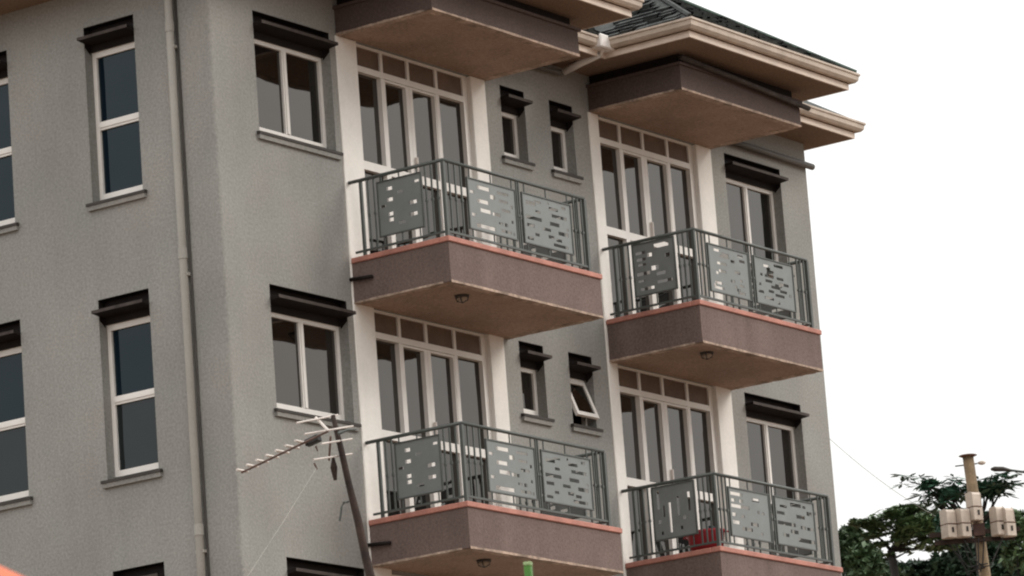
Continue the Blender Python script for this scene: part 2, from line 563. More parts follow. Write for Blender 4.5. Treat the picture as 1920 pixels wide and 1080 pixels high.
# ---- glazed balcony doors
def glazed_door(x0, x1, zt, zb):
    dp = 0.045
    g = MB()
    bb = lambda a, b, c, d, e=dp, f_=dp + 0.085: g.box(a, b, e, f_, c, d)
    m1, m2, m3 = x0 + 0.54, x0 + 1.05, x0 + 1.60
    tr = zt - 0.295
    mr0, mr1 = zt - 1.475, zt - 1.375
    bb(x0, x0 + 0.05, zb, zt)
    bb(x1 - 0.088, x1, zb, zt)
    bb(x0 + 0.051, x1 - 0.089, tr - 0.035, tr + 0.035, dp - 0.006)
    bb(x0 + 0.051, x1 - 0.089, zt - 0.03, zt - 0.001)
    for m in (m1, m3):
        bb(m - 0.033, m + 0.033, zb, tr - 0.036)
    for m in (m1, m2, m3):
        bb(m - 0.022, m + 0.022, tr + 0.036, zt - 0.031)
    lo = zb + 0.07
    bb(x0 + 0.051, m1 - 0.034, zb, lo)
    bb(m3 + 0.034, x1 - 0.089, zb, lo)
    bb(x0 + 0.051, m1 - 0.034, mr0, mr1)
    bb(m3 + 0.034, x1 - 0.089, mr0, mr1)
    o = g.build('glazed_door', PVC, bld)
    for k, (a, b, la, lb) in enumerate(((m1 + 0.035, m2 - 0.002, 0.018, 0.062), (m2 + 0.002, m3 - 0.035, 0.062, 0.018))):
        d = MB()
        e0, e1 = dp + 0.004, dp + 0.075
        d.box(a, a + la, e0, e1, zb + 0.01, tr - 0.04)
        d.box(b - lb, b, e0, e1, zb + 0.01, tr - 0.04)
        d.box(a + la, b - lb, e0, e1, tr - 0.066, tr - 0.040)
        d.box(a + la, b - lb, e0, e1, zb + 0.01, zb + 0.13)
        d.box(a + la, b - lb, e0, e1, mr0, mr1)
        d.build('door_leaf', PVC, o)
        for (p, q) in ((zb + 0.13, mr0), (mr1, tr - 0.066)):
            pane(front_fn, a + la, b - lb, p, q, o, GLASS, dp + 0.058)
    for (a, b) in ((x0 + 0.05, m1 - 0.033), (m3 + 0.033, x1 - 0.088)):
        for (p, q) in ((lo, mr0), (mr1, tr - 0.035)):
            pane(front_fn, a, b, p, q, o, GLASS, dp + 0.060)
    xs = [x0 + 0.05, m1 - 0.022, m1 + 0.022, m2 - 0.022, m2 + 0.022, m3 - 0.022, m3 + 0.022, x1 - 0.088]
    for i in range(0, 8, 2):
        MB().box(xs[i], xs[i + 1], dp + 0.025, dp + 0.035, tr + 0.035, zt - 0.03).build('transom_panel', TRANSOM, o)
    h_ = MB()
    h_.box(m2 + 0.018, m2 + 0.040, dp - 0.035, dp + 0.003, mr1 + 0.02, mr1 + 0.20)
    h_.build('door_handle', ALU, o, bevel=0.004)
    return o


for k, dz in enumerate(ST):
    zb = -2.762 - (BST[k] if k < 2 else 6.0)
    for (x0, x1) in DOORS:
        glazed_door(x0 + 0.005, x1 - 0.005, -0.108 - dz, zb)


# ---- balconies
def plate(along, a0, a1, z0, z1, slots, t=0.005, vert=False):
    """sheet with laser-cut slots: strips between the cuts. slots in plate coordinates 0..1: (a, b, zc, zd)"""
    m = MB()
    S = [(a0 + (a1 - a0) * a, a0 + (a1 - a0) * b, z0 + (z1 - z0) * c, z0 + (z1 - z0) * (d + 0.018)) for a, b, c, d in slots]
    Zs = sorted({z0, z1} | {s[2] for s in S} | {s[3] for s in S})
    for i in range(len(Zs) - 1):
        zl, zh = Zs[i], Zs[i + 1]
        zm = (zl + zh) / 2
        cut = sorted([(s[0], s[1]) for s in S if s[2] < zm < s[3]])
        x = a0
        for c0, c1 in cut + [(a1, a1)]:
            if c0 > x + 1e-5:
                along(m, x, c0, zl, zh, t)
            x = max(x, c1)
    return m


def slot_pattern(rnd, n=17):
    out = []
    for _ in range(400):
        w = rnd.choice((0.06, 0.10, 0.14, 0.18, 0.24))
        h = 0.042
        a = rnd.uniform(0.05, 0.95 - w)
        c = 0.06 + 0.055 * rnd.randint(0, 15)
        if all(a > p[1] + 0.05 or a + w < p[0] - 0.05 or abs(c - p[2]) > 0.05 for p in out):
            out.append((a, a + w, c, c + h))
        if len(out) >= n:
            break
    return out


def px_slots(lst, x0, x1, y0, y1):
    return [((a - x0) / (x1 - x0), (b - x0) / (x1 - x0), 1 - (d - y0) / (y1 - y0), 1 - (c - y0) / (y1 - y0)) for a, b, c, d in lst]


P_FRONT_A = [(0.20, 0.46, 0.84, 0.90), (0.47, 0.57, 0.70, 0.77), (0.19, 0.42, 0.56, 0.62), (0.24, 0.46, 0.38, 0.44), (0.50, 0.66, 0.37, 0.42),
             (0.14, 0.53, 0.05, 0.11), (0.73, 0.81, 0.20, 0.255), (0.90, 0.94, 0.60, 0.65), (0.90, 0.94, 0.30, 0.345), (0.92, 0.95, 0.06, 0.10), (0.62, 0.70, 0.22, 0.25), (0.62, 0.86, 0.84, 0.88), (0.66, 0.84, 0.68, 0.72), (0.70, 0.88, 0.50, 0.54), (0.04, 0.12, 0.72, 0.76), (0.66, 0.88, 0.07, 0.11), (0.05, 0.13, 0.26, 0.30)]
P_FRONT_B = [(0.07, 0.27, 0.80, 0.86), (0.24, 0.38, 0.875, 0.90), (0.52, 0.55, 0.90, 0.93), (0.82, 0.90, 0.88, 0.92), (0.26, 0.36, 0.66, 0.70),
             (0.60, 0.91, 0.66, 0.71), (0.05, 0.38, 0.50, 0.555), (0.55, 0.75, 0.48, 0.54), (0.90, 0.94, 0.44, 0.48), (0.72, 0.93, 0.32, 0.38),
             (0.22, 0.31, 0.18, 0.22), (0.50, 0.62, 0.20, 0.25), (0.66, 0.78, 0.17, 0.215), (0.06, 0.22, 0.34, 0.39), (0.40, 0.56, 0.34, 0.385), (0.55, 0.74, 0.80, 0.845), (0.05, 0.18, 0.07, 0.11), (0.60, 0.90, 0.06, 0.105)]
P_FRONT_C = [(0.04, 0.34, 0.86, 0.915), (0.58, 0.76, 0.80, 0.86), (0.05, 0.13, 0.72, 0.77), (0.26, 0.35, 0.72, 0.775), (0.04, 0.50, 0.60, 0.655), (0.70, 0.75, 0.55, 0.60),
             (0.82, 0.87, 0.55, 0.59), (0.05, 0.14, 0.41, 0.47), (0.28, 0.36, 0.40, 0.45), (0.05, 0.22, 0.25, 0.31), (0.50, 0.70, 0.27, 0.325), (0.28, 0.54, 0.14, 0.195), (0.75, 0.80, 0.10, 0.14)]
P_FRONT_D = [(0.40, 0.68, 0.86, 0.92), (0.12, 0.30, 0.80, 0.835), (0.72, 0.80, 0.86, 0.90), (0.03, 0.23, 0.64, 0.69), (0.54, 0.76, 0.62, 0.68), (0.82, 0.95, 0.72, 0.79),
             (0.03, 0.50, 0.42, 0.48), (0.63, 0.76, 0.40, 0.455), (0.80, 0.97, 0.395, 0.445), (0.36, 0.56, 0.27, 0.33), (0.15, 0.31, 0.17, 0.225), (0.55, 0.98, 0.11, 0.18)]
P_SIDE_A = [(0.20, 0.33, 0.82, 0.87), (0.20, 0.33, 0.61, 0.66), (0.21, 0.32, 0.34, 0.39), (0.21, 0.32, 0.23, 0.28), (0.70, 0.88, 0.46, 0.51), (0.70, 0.88, 0.24, 0.29),
            (0.86, 0.96, 0.85, 0.88), (0.03, 0.16, 0.52, 0.55), (0.44, 0.60, 0.14, 0.18), (0.45, 0.58, 0.72, 0.76)]
P_SIDE_B = [(0.52, 0.88, 0.86, 0.93), (0.06, 0.30, 0.80, 0.84), (0.34, 0.46, 0.72, 0.78), (0.08, 0.30, 0.67, 0.71), (0.10, 0.30, 0.57, 0.60), (0.78, 0.90, 0.64, 0.70),
            (0.42, 0.60, 0.44, 0.51), (0.06, 0.38, 0.38, 0.43), (0.54, 0.76, 0.32, 0.37), (0.08, 0.24, 0.25, 0.28), (0.55, 0.92, 0.16, 0.20), (0.12, 0.46, 0.08, 0.12)]
P_SIDE_V = [(0.36, 0.42, 0.10, 0.66), (0.10, 0.15, 0.58, 0.92), (0.84, 0.90, 0.45, 0.80), (0.58, 0.63, 0.40, 0.75), (0.10, 0.16, 0.30, 0.36), (0.14, 0.20, 0.08, 0.13),
            (0.70, 0.77, 0.30, 0.36), (0.62, 0.68, 0.12, 0.17), (0.22, 0.27, 0.42, 0.62)]


def slab(x0, x1, z0, z1, depth=1.35):
    m = MB().box(x0, x1, -depth, -0.003, z0, z1)
    return m


def drip(x0, x1, z, parent, depth=1.35, w=0.105):
    """rough lighter border round the soffit, its edges uneven"""
    m = MB()
    rnd = random.Random(int(x0 * 100 + z * 37))
    runs = [((x0, -depth), (x1, -depth), (0, 1)), ((x0, -depth + w), (x0, -0.004), (1, 0)), ((x1, -depth + w), (x1, -0.004), (-1, 0))]
    for (p, q_, inn) in runs:
        n = 18
        pts = []
        for i in range(n + 1):
            t = i / n
            o = Vector((p[0] + (q_[0] - p[0]) * t, p[1] + (q_[1] - p[1]) * t))
            j = rnd.uniform(-0.012, 0.012)
            e = rnd.uniform(-0.004, 0.004)
            a = o - Vector(inn) * (0.004 + abs(e))
            b = o + Vector(inn) * (w + j)
            pts.append(((a.x, a.y), (b.x, b.y), rnd.uniform(0.004, 0.010)))
        for (a, b, h), (c, d, h2) in zip(pts, pts[1:]):
            m.add([(a[0], a[1], z + 0.012 + h), (c[0], c[1], z + 0.012 + h2), (c[0], c[1], z - h2), (a[0], a[1], z - h),
                   (b[0], b[1], z - 0.004), (d[0], d[1], z - 0.004), (b[0], b[1], z + 0.003), (d[0], d[1], z + 0.003)],
                  [(0, 1, 2, 3), (3, 2, 5, 4), (4, 5, 7, 6)])
    m.build('drip_edge', DRIP, parent)


def balcony(x0, x1, side_slots, front_slots, lay):
    zc = -2.703                               # top of the kerb
    zs = -3.216                               # soffit
    sl = MB().box(x0, x1, -1.35, -0.003, zs + 0.004, zc - 0.062)
    o = sl.build('balcony', BROWN, bld)
    un = MB().box(x0 + 0.004, x1 - 0.004, -1.346, -0.004, zs, zs + 0.0035)
    un.build('soffit', SOFFIT, o)
    drip(x0, x1, zs, o)
    k = MB()                                  # red kerb round three sides
    k.box(x0 - 0.022, x1 + 0.022, -1.372, -1.24, zc - 0.061, zc)
    k.box(x0 - 0.022, x0 + 0.10, -1.239, -0.02, zc - 0.061, zc)
    k.box(x1 - 0.10, x1 + 0.022, -1.239, -0.02, zc - 0.061, zc)
    k.build('kerb', CURB, o, bevel=0.008)
    fl = MB().box(x0 + 0.102, x1 - 0.102, -1.238, 0.04, zc - 0.0615, zc - 0.050)
    fl.build('floor_tiles', SOFFIT, o)
    hz, bz = -1.811, -2.640
    yf, xs, xe = -1.322, x0 + 0.033, lay['xe']
    h = MB()
    h.tube([(xs, -0.025, hz - 0.018), (xs, yf, hz - 0.018), (xe, yf, hz - 0.018)], 0.021, 8)
    h.tube([(xe, yf, hz - 0.018), (xe, -0.04, hz - 0.018)], 0.021, 8)
    h.build('handrail', RAIL, o, smooth=True)
    r = MB()
    r.box(xs, xe, yf - 0.011, yf + 0.011, bz - 0.012, bz + 0.012)
    r.box(xs - 0.011, xs + 0.011, yf + 0.012, -0.06, bz - 0.012, bz + 0.012)
    r.box(xe - 0.011, xe + 0.011, yf + 0.012, -0.06, bz - 0.012, bz + 0.012)
    r.build('bottom_rail', RAIL, o)

    def post(x, y, r_=0.016, z0=zc - 0.002):
        MB().box(x - r_, x + r_, y - r_, y + r_, z0, hz - 0.036).build('post', RAIL, o)

    def bal(x, y, r_=0.0085):
        b = MB().box(x - r_, x + r_, y - r_, y + r_, bz + 0.013, hz - 0.036)
        b.obox((x, y, (bz + hz) / 2 - 0.02), Vector((1, 0, 0)), Vector((0, 1, 0)), Vector((0, 0, 1)), 0.028, 0.028, 0.030)
        b.build('baluster', RAIL, o)
    for (x, y) in ((xs, yf), (xe, yf)):
        post(x, y, 0.020)
    post(xs, -0.185)
    for y in lay['side_bars']:
        bal(xs, y)
    for x in lay['front_bars']:
        bal(x, yf)
    for y in (-0.13, -0.22, -0.31, -1.10, -1.20):
        bal(xe, y)

    def fx(m, a, b, c, d, t):
        m.box(a, b, yf - t / 2, yf + t / 2, c, d)

    def fy(m, a, b, c, d, t):
        m.box(xs - t / 2, xs + t / 2, -b, -a, c, d)
    for (a, b), s in zip(lay['front_panels'], front_slots):
        p = plate(fx, a, b, -2.53, -1.965, s).build('railing_panel', PANEL, o)
        fr = MB()
        for (c, d, e, f_) in ((a - 0.016, a - 0.001, -2.545, -1.95), (b + 0.001, b + 0.016, -2.545, -1.95), (a, b, -1.964, -1.95), (a, b, -2.545, -2.531)):
            fr.box(c, d, yf - 0.012, yf + 0.012, e, f_)
        for xx in (a + 0.05 * (b - a), (a + b) / 2, b - 0.05 * (b - a)):
            fr.box(xx - 0.006, xx + 0.006, yf - 0.006, yf + 0.006, -1.949, hz - 0.036)
            fr.box(xx - 0.006, xx + 0.006, yf - 0.006, yf + 0.006, bz + 0.013, -2.546)
        fr.build('panel_frame', RAIL, o)
    a, b, z0, z1 = lay['side_panel']
    plate(fy, a, b, z0, z1, side_slots).build('railing_panel', PANEL, o)
    fr = MB()
    for (c, d, e, f_) in ((-b - 0.015, -b - 0.001, z0 - 0.015, z1 + 0.015), (-a + 0.001, -a + 0.015, z0 - 0.015, z1 + 0.015), (-b, -a, z1 + 0.001, z1 + 0.015), (-b, -a, z0 - 0.015, z0 - 0.001)):
        fr.box(xs - 0.012, xs + 0.012, c, d, e, f_)
    for y in (-b + 0.05, -(a + b) / 2, -a - 0.05):
        fr.box(xs - 0.006, xs + 0.006, y - 0.006, y + 0.006, z1 + 0.016, hz - 0.036)
        fr.box(xs - 0.006, xs + 0.006, y - 0.006, y + 0.006, bz + 0.013, z0 - 0.016)
    fr.build('panel_frame', RAIL, o)
    far = plate(lambda m, a_, b_, c, d, t: m.box(xe - t / 2, xe + t / 2, -b_, -a_, c, d), a, b, z0, z1, side_slots)
    far.build('railing_panel', PANEL, o)
    fr = MB()
    for (c, d, e, f_) in ((-b - 0.015, -b - 0.001, z0 - 0.015, z1 + 0.015), (-a + 0.001, -a + 0.015, z0 - 0.015, z1 + 0.015), (-b, -a, z1 + 0.001, z1 + 0.015), (-b, -a, z0 - 0.015, z0 - 0.001)):
        fr.box(xe - 0.012, xe + 0.012, c, d, e, f_)
    fr.build('panel_frame', RAIL, o)
    return o


LAY1 = dict(xe=5.08, side_bars=(-0.285, -0.365, -1.075, -1.155, -1.235), front_bars=(2.43, 2.54, 2.65, 3.725, 3.765, 4.855, 4.935, 5.012),
            front_panels=((2.775, 3.675), (3.83, 4.775)), side_panel=(0.42, 1.01, -2.52, -1.915))
LAY2 = dict(xe=9.938, side_bars=(-0.245, -0.315, -0.385, -1.10, -1.17, -1.24), front_bars=(7.47, 7.555, 7.632, 8.60, 8.66, 9.70, 9.78, 9.86),
            front_panels=((7.685, 8.555), (8.71, 9.575)), side_panel=(0.455, 1.03, -2.49, -1.87))
b1 = balcony(2.292, 5.257, P_SIDE_A, (P_FRONT_A, P_FRONT_B), LAY1)
rp = random.Random(3)
b2 = balcony(7.349, 10.062, P_SIDE_B, (slot_pattern(rp, 19), slot_pattern(rp, 20)), LAY2)
copy_tree(b1, bld, (0, 0, -BST[1]))
b4 = balcony(7.349, 10.062, P_SIDE_V, (P_FRONT_C, P_FRONT_D), LAY2)
b4.location.z = -BST[1]

# ---- roof canopies over the top balconies
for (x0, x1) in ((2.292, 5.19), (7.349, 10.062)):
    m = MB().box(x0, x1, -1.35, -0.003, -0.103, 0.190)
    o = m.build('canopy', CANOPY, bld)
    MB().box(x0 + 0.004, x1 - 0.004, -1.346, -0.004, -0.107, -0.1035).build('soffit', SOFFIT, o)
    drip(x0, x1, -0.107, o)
    t = MB().box(x0 - 0.03, x1 + 0.03, -1.38, -1.30, 0.191, 0.226)
    t.box(x0 - 0.03, x0 + 0.05, -1.299, -0.004, 0.191, 0.226)
    t.box(x1 - 0.05, x1 + 0.03, -1.299, -0.004, 0.191, 0.226)
    t.build('canopy_moulding', CANOPY, o)
    MB().box(x0 + 0.06, x1 - 0.06, -1.29, -0.004, 0.2265, 0.351).build('roof_beam', HOOD, o)  # near-black: the eaves' shadow on the set-back beam is put into its colour
pm = MB().tube([(7.30, -1.415, 0.262), (8.7, -1.42, 0.20), (10.17, -1.415, 0.135)], 0.034, 10)
pm.build('overflow_pipe', LIP, bld, smooth=True)
pm = MB().tube([(10.30, -0.055, 0.050), (12.435, -0.06, 0.040)], 0.042, 10)
pm.build('overflow_pipe', PIPED, bld, smooth=True)

# ---- eaves: soffit, fascia, gutter
OH, OM = 0.452, 0.585
XL, XR, YBK = -OM, XE + 0.30, YB + OM
PX = [(2.292 - OH, 5.19 + OH), (7.349 - OH, 10.062 + OH)]
YP, YM = -1.35 - OH, -OM
outline = [(XL, YM), (PX[0][0], YM), (PX[0][0], YP), (PX[0][1], YP), (PX[0][1], YM), (PX[1][0], YM), (PX[1][0], YP), (PX[1][1], YP), (PX[1][1], YM),
           (XR, YM), (XR, YBK), (XL, YBK)]
so = MB()
so.box(XL + 0.01, XR - 0.01, YM + 0.01, YBK - 0.01, ZT, ZT + 0.02)
for (a, b) in PX:
    so.box(a + 0.01, b - 0.01, YP + 0.01, YM + 0.009, ZT, ZT + 0.02)
so.build('eaves_soffit', EAVES, bld)
GUT = [(0.004, 0.455), (0.03, 0.435), (0.075, 0.438), (0.105, 0.470), (0.112, 0.52), (0.128, 0.532), (0.128, 0.555), (0.108, 0.558), (0.100, 0.535), (0.004, 0.535)]


def offset_outline(d):
    n = len(outline)
    out = []
    for i in range(n):
        p0, p1, p2 = Vector(outline[i - 1]), Vector(outline[i]), Vector(outline[(i + 1) % n])
        d1, d2 = (p1 - p0).normalized(), (p2 - p1).normalized()
        n1, n2 = Vector((d1.y, -d1.x)), Vector((d2.y, -d2.x))
        out.append(p1 + (n1 + n2) * d)
    return out


def sweep(prof):
    """profile (outward offset, z) swept round the eaves outline, one mesh per run"""
    rings = [[(*p, z) for p in offset_outline(d)] for d, z in prof]
    n, k = len(outline), len(prof)
    for i in range(n):
        j = (i + 1) % n
        m = MB()
        m.add([rings[a][i] for a in range(k)] + [rings[a][j] for a in range(k)],
              [(a, (a + 1) % k, k + (a + 1) % k, k + a) for a in range(k)] + [tuple(range(k)), tuple(range(2 * k - 1, k - 1, -1))])
        yield m


for m in sweep([(-0.012, 0.350), (0.012, 0.350), (0.012, 0.425), (-0.012, 0.425)]):
    m.build('fascia_board', FASCIA, bld)
for m in sweep([(-0.03, 0.4255), (0.0, 0.4255), (0.0, 0.545), (-0.03, 0.545)]):
    m.build('upper_fascia', FASCIA2, bld)
for m in sweep(GUT):
    m.build('gutter', GUTTER, bld)

# ---- roofs: hipped main roof and two hipped porch roofs
PIT = 0.64
ZR = 0.560
RO = 0.09                                      # the tiles run out over the gutter
rf = MB()
hd = (YBK - YM) / 2
x0, x1, y0, y1 = XL - RO, XR + RO, YM - RO, YBK + RO
hd = (y1 - y0) / 2
zr = ZR + PIT * min(hd, (x1 - x0) / 2)
hh = min(hd, (x1 - x0) / 2)
if (x1 - x0) < (y1 - y0):
    ra, rb = ((x0 + x1) / 2, y0 + hh, zr), ((x0 + x1) / 2, y1 - hh, zr)
    fcs = [(0, 1, 4), (1, 2, 5, 4), (2, 3, 5), (3, 0, 4, 5)]
else:
    ra, rb = (x0 + hh, (y0 + y1) / 2, zr), (x1 - hh, (y0 + y1) / 2, zr)
    fcs = [(0, 1, 5, 4), (1, 2, 5), (2, 3, 4, 5), (3, 0, 4)]
rf.add([(x0, y0, ZR), (x1, y0, ZR), (x1, y1, ZR), (x0, y1, ZR), ra, rb], fcs)
YP, YM = YP - RO, YM - RO
PX = [(a - RO, b + RO) for a, b in PX]
for (a, b) in PX:
    hw = (b - a) / 2
    zt = ZR + PIT * hw
    xm = (a + b) / 2
    ye = YM + hw                               # where the porch ridge meets the main slope
    rf.add([(a, YP, ZR), (b, YP, ZR), (xm, YP + hw, zt), (xm, ye, zt), (a, YM, ZR), (b, YM, ZR)], [(0, 1, 2), (1, 5, 3, 2), (4, 0, 2, 3)])
roof = rf.build('roof', SHING, bld)
# shingle tabs, laid in courses on the slopes
sg = MB()
rs = random.Random(11)


def tabs(origin, along, up, nrm, ncols, nrows, inside, strict=False):
    w, e = 0.21, 0.15
    for r_ in range(nrows):
        for c in range(-1, ncols):
            s = c * w + (0.13 if r_ % 2 else 0) + rs.uniform(-0.02, 0.02)
            t = r_ * e
            k_ = 0.5 if strict else 0.12
            if not (inside(s + w * (0.5 + k_), t + e) and inside(s + w * (0.5 - k_), t + e)):
                continue
            lift = rs.uniform(0.022, 0.055)
            p = origin + along * (s + 0.008) + up * (t - 0.02 + rs.uniform(-0.012, 0.012))
            q_ = p + along * (w - 0.016)
            u1, u2 = up * (e + 0.03), nrm * lift
            sg.add([p + u2, q_ + u2, q_ + u1 + nrm * 0.006, p + u1 + nrm * 0.006, p, q_], [(0, 1, 2, 3), (4, 5, 1, 0)])


L_ = math.sqrt(1 + PIT * PIT)
for (a, b) in PX:
    hw = (b - a) / 2
    lenl = YM - YP
    up = Vector((1, 0, PIT)) / L_
    tabs(Vector((a, YM, ZR)), Vector((0, -1, 0)), up, Vector((-PIT, 0, 1)) / L_, 30, 20,
         lambda s, t: 0 <= t < hw * L_ and -t / L_ < s < lenl - t / L_)
    up = Vector((-1, 0, PIT)) / L_
    tabs(Vector((b, YM, ZR)), Vector((0, -1, 0)), up, Vector((PIT, 0, 1)) / L_, 30, 20,
         lambda s, t: 0 <= t < hw * L_ and -t / L_ < s < lenl - t / L_)
    up = Vector((0, 1, PIT)) / L_
    tabs(Vector((a, YP, ZR)), Vector((1, 0, 0)), up, Vector((0, -PIT, 1)) / L_, 30, 20,
         lambda s, t: 0 <= t < hw * L_ and t / L_ < s < 2 * hw - t / L_, True)
up = Vector((0, 1, PIT)) / L_
tabs(Vector((PX[0][1], YM, ZR)), Vector((1, 0, 0)), up, Vector((0, -PIT, 1)) / L_, 50, 26,
     lambda s, t: -t / L_ * 0.9 < s < (PX[1][0] - PX[0][1]) + t / L_ * 0.9)
tag(sg.build('shingles', SHING, roof), kind='stuff')
for (a, b) in PX:
    hw = (b - a) / 2
    for xs, mm in ((a, SHING), (b, SHINGG)):
        c = MB().tube([(xs, YP, ZR + 0.012), ((a + b) / 2, YP + hw, ZR + PIT * hw + 0.02)], 0.034, 6)
        c.build('hip_cap', mm, roof)

# ---- downpipes
dpx = MB().tube([(6.78, -0.64, 0.50), (6.78, -0.64, 0.415), (6.76, -0.60, 0.375), (6.735, -0.36, 0.325), (6.72, -0.10, 0.262)], 0.045, 10)
d_ = dpx.build('downpipe', PIPEW, bld, smooth=True)
MB().tube([(6.72, -0.10, 0.262), (6.66, -0.062, 0.250), (5.3, -0.062, 0.215)], 0.034, 8).build('branch_pipe', PIPED, d_, smooth=True)
MB().box(6.60, 6.90, -0.745, -0.565, 0.415, 0.585).build('outlet_box', PIPEW, d_, bevel=0.015)
dl = MB().tube([(-0.062, 0.497, GZ), (-0.062, 0.497, 0.2), (-0.075, 0.497, 0.28), (-0.50, 0.497, 0.40), (-0.62, 0.497, 0.46)], 0.046, 12)
d2 = dl.build('downpipe', PIPE, bld, smooth=True)
for z in (-5.93, -2.9, -0.35, -8.9):
    MB().tube([(-0.062, 0.497, z - 0.06), (-0.062, 0.497, z + 0.06)], 0.052, 12).build('pipe_socket', PIPE, d2)
    MB().box(-0.075, -0.001, 0.44, 0.554, z - 0.25, z - 0.215).build('pipe_clip', PIPE, d2)

MB().tube([(-0.014, 0.437, GZ), (-0.014, 0.437, ZT)], 0.0125, 8).build('pipe_shadow_strip', SILLD, bld, smooth=True)  # shadow line beside the downpipe, added as a thin dark tube

# ---- drain spouts beside the balconies
for z in (-2.955, -5.955):
    m = MB().tube([(2.262, -0.002, z + 0.01), (2.255, -0.31, z - 0.012)], 0.022, 8)
    m.build('drain_spout', HOOD, bld, smooth=True)


# ------------------------------------------------------------------ lamps under the balconies
def soffit_lamp(x, y, z, label):
    t = empty('ceiling_lamp', (x, y, z), label, 'lamp', 'round lamps under the balconies')
    m = MB().tube([(0, 0, -0.001), (0, 0, -0.022)], [0.085, 0.078], 16)
    m.build('base_plate', LAMPM, t)
    m = MB().tube([(0, 0, -0.023), (0, 0, -0.05), (0, 0, -0.075)], [0.064, 0.056, 0.028], 14)
    m.build('lamp_glass', LAMPG, t, smooth=True)
    m = MB()
    for i in range(4):
        a = i * math.pi / 2 + 0.4
        m.tube([(0.072 * math.cos(a), 0.072 * math.sin(a), -0.022), (0.062 * math.cos(a), 0.062 * math.sin(a), -0.06), (0.0, 0.0, -0.084)], 0.006, 5)
    m.build('guard', LAMPM, t)
    return t


soffit_lamp(2.966, -1.005, -3.2165, 'round dark lamp under the upper balcony beside the corner window')
soffit_lamp(7.905, -1.045, -3.2165, 'round dark lamp under the upper balcony by the right end of the building')
soffit_lamp(3.07, -0.97, -3.2165 - BST[1], 'round dark lamp at the bottom edge under the lower balcony above the green post')

# ------------------------------------------------------------------ things left on the lower far balcony
zf = -2.703 - BST[1] - 0.050
t = empty('plastic_tub', (7.62, -1.00, zf), 'red plastic tub standing in the corner of the lower right balcony', 'tub')
m = MB()
n = 24
prof = [(0.20, 0.0), (0.25, 0.27), (0.265, 0.28), (0.265, 0.305), (0.24, 0.305), (0.225, 0.27), (0.17, 0.02)]
ring = []
for r_, z in prof:
    ring.append([(r_ * 0.72 * math.cos(2 * math.pi * i / n), r_ * 0.95 * math.sin(2 * math.pi * i / n), z) for i in range(n)])
m.add([p for rr in ring for p in rr], [(i * n + k, i * n + (k + 1) % n, (i + 1) * n + (k + 1) % n, (i + 1) * n + k) for i in range(len(prof) - 1) for k in range(n)] +
      [tuple(range(n - 1, -1, -1)), tuple((len(prof) - 1) * n + k for k in range(n))])
m.build('tub_body', BASIN, t, smooth=True)
h = MB()
for s in (-1, 1):
    h.tube([(0.05, s * 0.245, 0.28), (0.04, s * 0.285, 0.265), (-0.04, s * 0.285, 0.265), (-0.05, s * 0.245, 0.28)], 0.012, 6)
h.build('tub_handle', BASIN, t)
t = empty('jerrycan', (8.22, -0.72, zf), 'dark blue jerrycan behind the red tub on the lower right balcony', 'jerrycan', rz=0.3)
MB().box(-0.12, 0.12, -0.10, 0.10, 0.0, 0.42).build('can_body', BASIN2, t, bevel=0.03)
MB().tube([(-0.06, 0, 0.415), (-0.06, 0, 0.47)], 0.03, 10).build('can_cap', BASIN2, t)
MB().tube([(-0.02, 0, 0.415), (0.0, 0, 0.47), (0.08, 0, 0.47), (0.10, 0, 0.415)], 0.014, 6).build('can_handle', BASIN2, t)


# ------------------------------------------------------------------ foreground pole with TV antenna
def at(u, v, D):
    d = FW * F + RT * (u - 960) - UP * (v - 540)
    return CAM + d.normalized() * D


PT = Vector((-4.80, -4.917, -6.209))                   # pole top
PL = (CAM + (FW * F + RT * (695 - 960) - UP * (1080 - 540)).normalized() * 42.62 - PT).normalized()  # it leans
base = PT + PL * ((GZ - PT.z) / PL.z)
t = empty('wooden_pole', base, 'dark leaning wooden pole carrying the antenna in front of the corner', 'pole')
pts, rad = [], []
rp = random.Random(5)
for i in range(31):
    f_ = i / 30
    f_ = f_ if f_ < 0.6 else 0.6 + (f_ - 0.6)
    p = base.lerp(PT, f_) - base
    w = 0.004 if i not in (0, 30) else 0
    pts.append(p + Vector((rp.uniform(-w, w), rp.uniform(-w, w), 0)))
    rad.append(min(0.085, 0.023 + (1 - f_) * 0.115) * rp.uniform(0.90, 1.10))
MB().tube(pts, rad, 9).build('shaft', WOOD, t, smooth=True)
kp = at(626, 876, 42.9) - base
m = MB().tube([kp + Vector((0, 0, 0.09)), kp, kp - Vector((-0.01, 0, 0.12))], [0.012, 0.034, 0.016], 7)
m.build('branch_stub', WOOD, t)
hk = [at(653, 941, 42.8), at(645, 942, 42.7), at(640.5, 951, 42.7), at(639, 965, 42.7), at(637, 977, 42.7)]
MB().tube([p - base for p in hk], 0.011, 6).build('bent_wire', RAIL, t)

J = at(616, 808, 42.75)
away = Vector((FW.x, FW.y, 0)).normalized()
rgt = Vector((away.y, -away.x, 0))
t = empty('tv_antenna', J, 'bare aluminium TV antenna clamped to the top of the leaning wooden pole', 'antenna')
K = 43 / 8775.0
boomd = (rgt * -0.80 + away * 0.62 + Vector((0, 0, -0.18)))
Bend = at(453, 886, 43.3)
bd = (Bend - J)
eld = Vector(((rgt * 0.36 + away * 0.36 + Vector((0, 0, 0.02)))))
eld = (eld - bd.normalized() * eld.dot(bd.normalized())).normalized()
MB().tube([J - J, bd], 0.011, 6).build('boom', BROWNROD, t)
for i in range(7):
    c = bd * (0.30 + 0.69 * i / 6)
    hl = 0.105 - 0.004 * i
    c2 = c + Vector((0, 0, 0.014))
    MB().tube([c2 - eld * hl, c2 + eld * hl], 0.0125, 6).build('director', ALU, t)
xb = (Bend - J).normalized()
zb = xb.cross(eld).normalized()
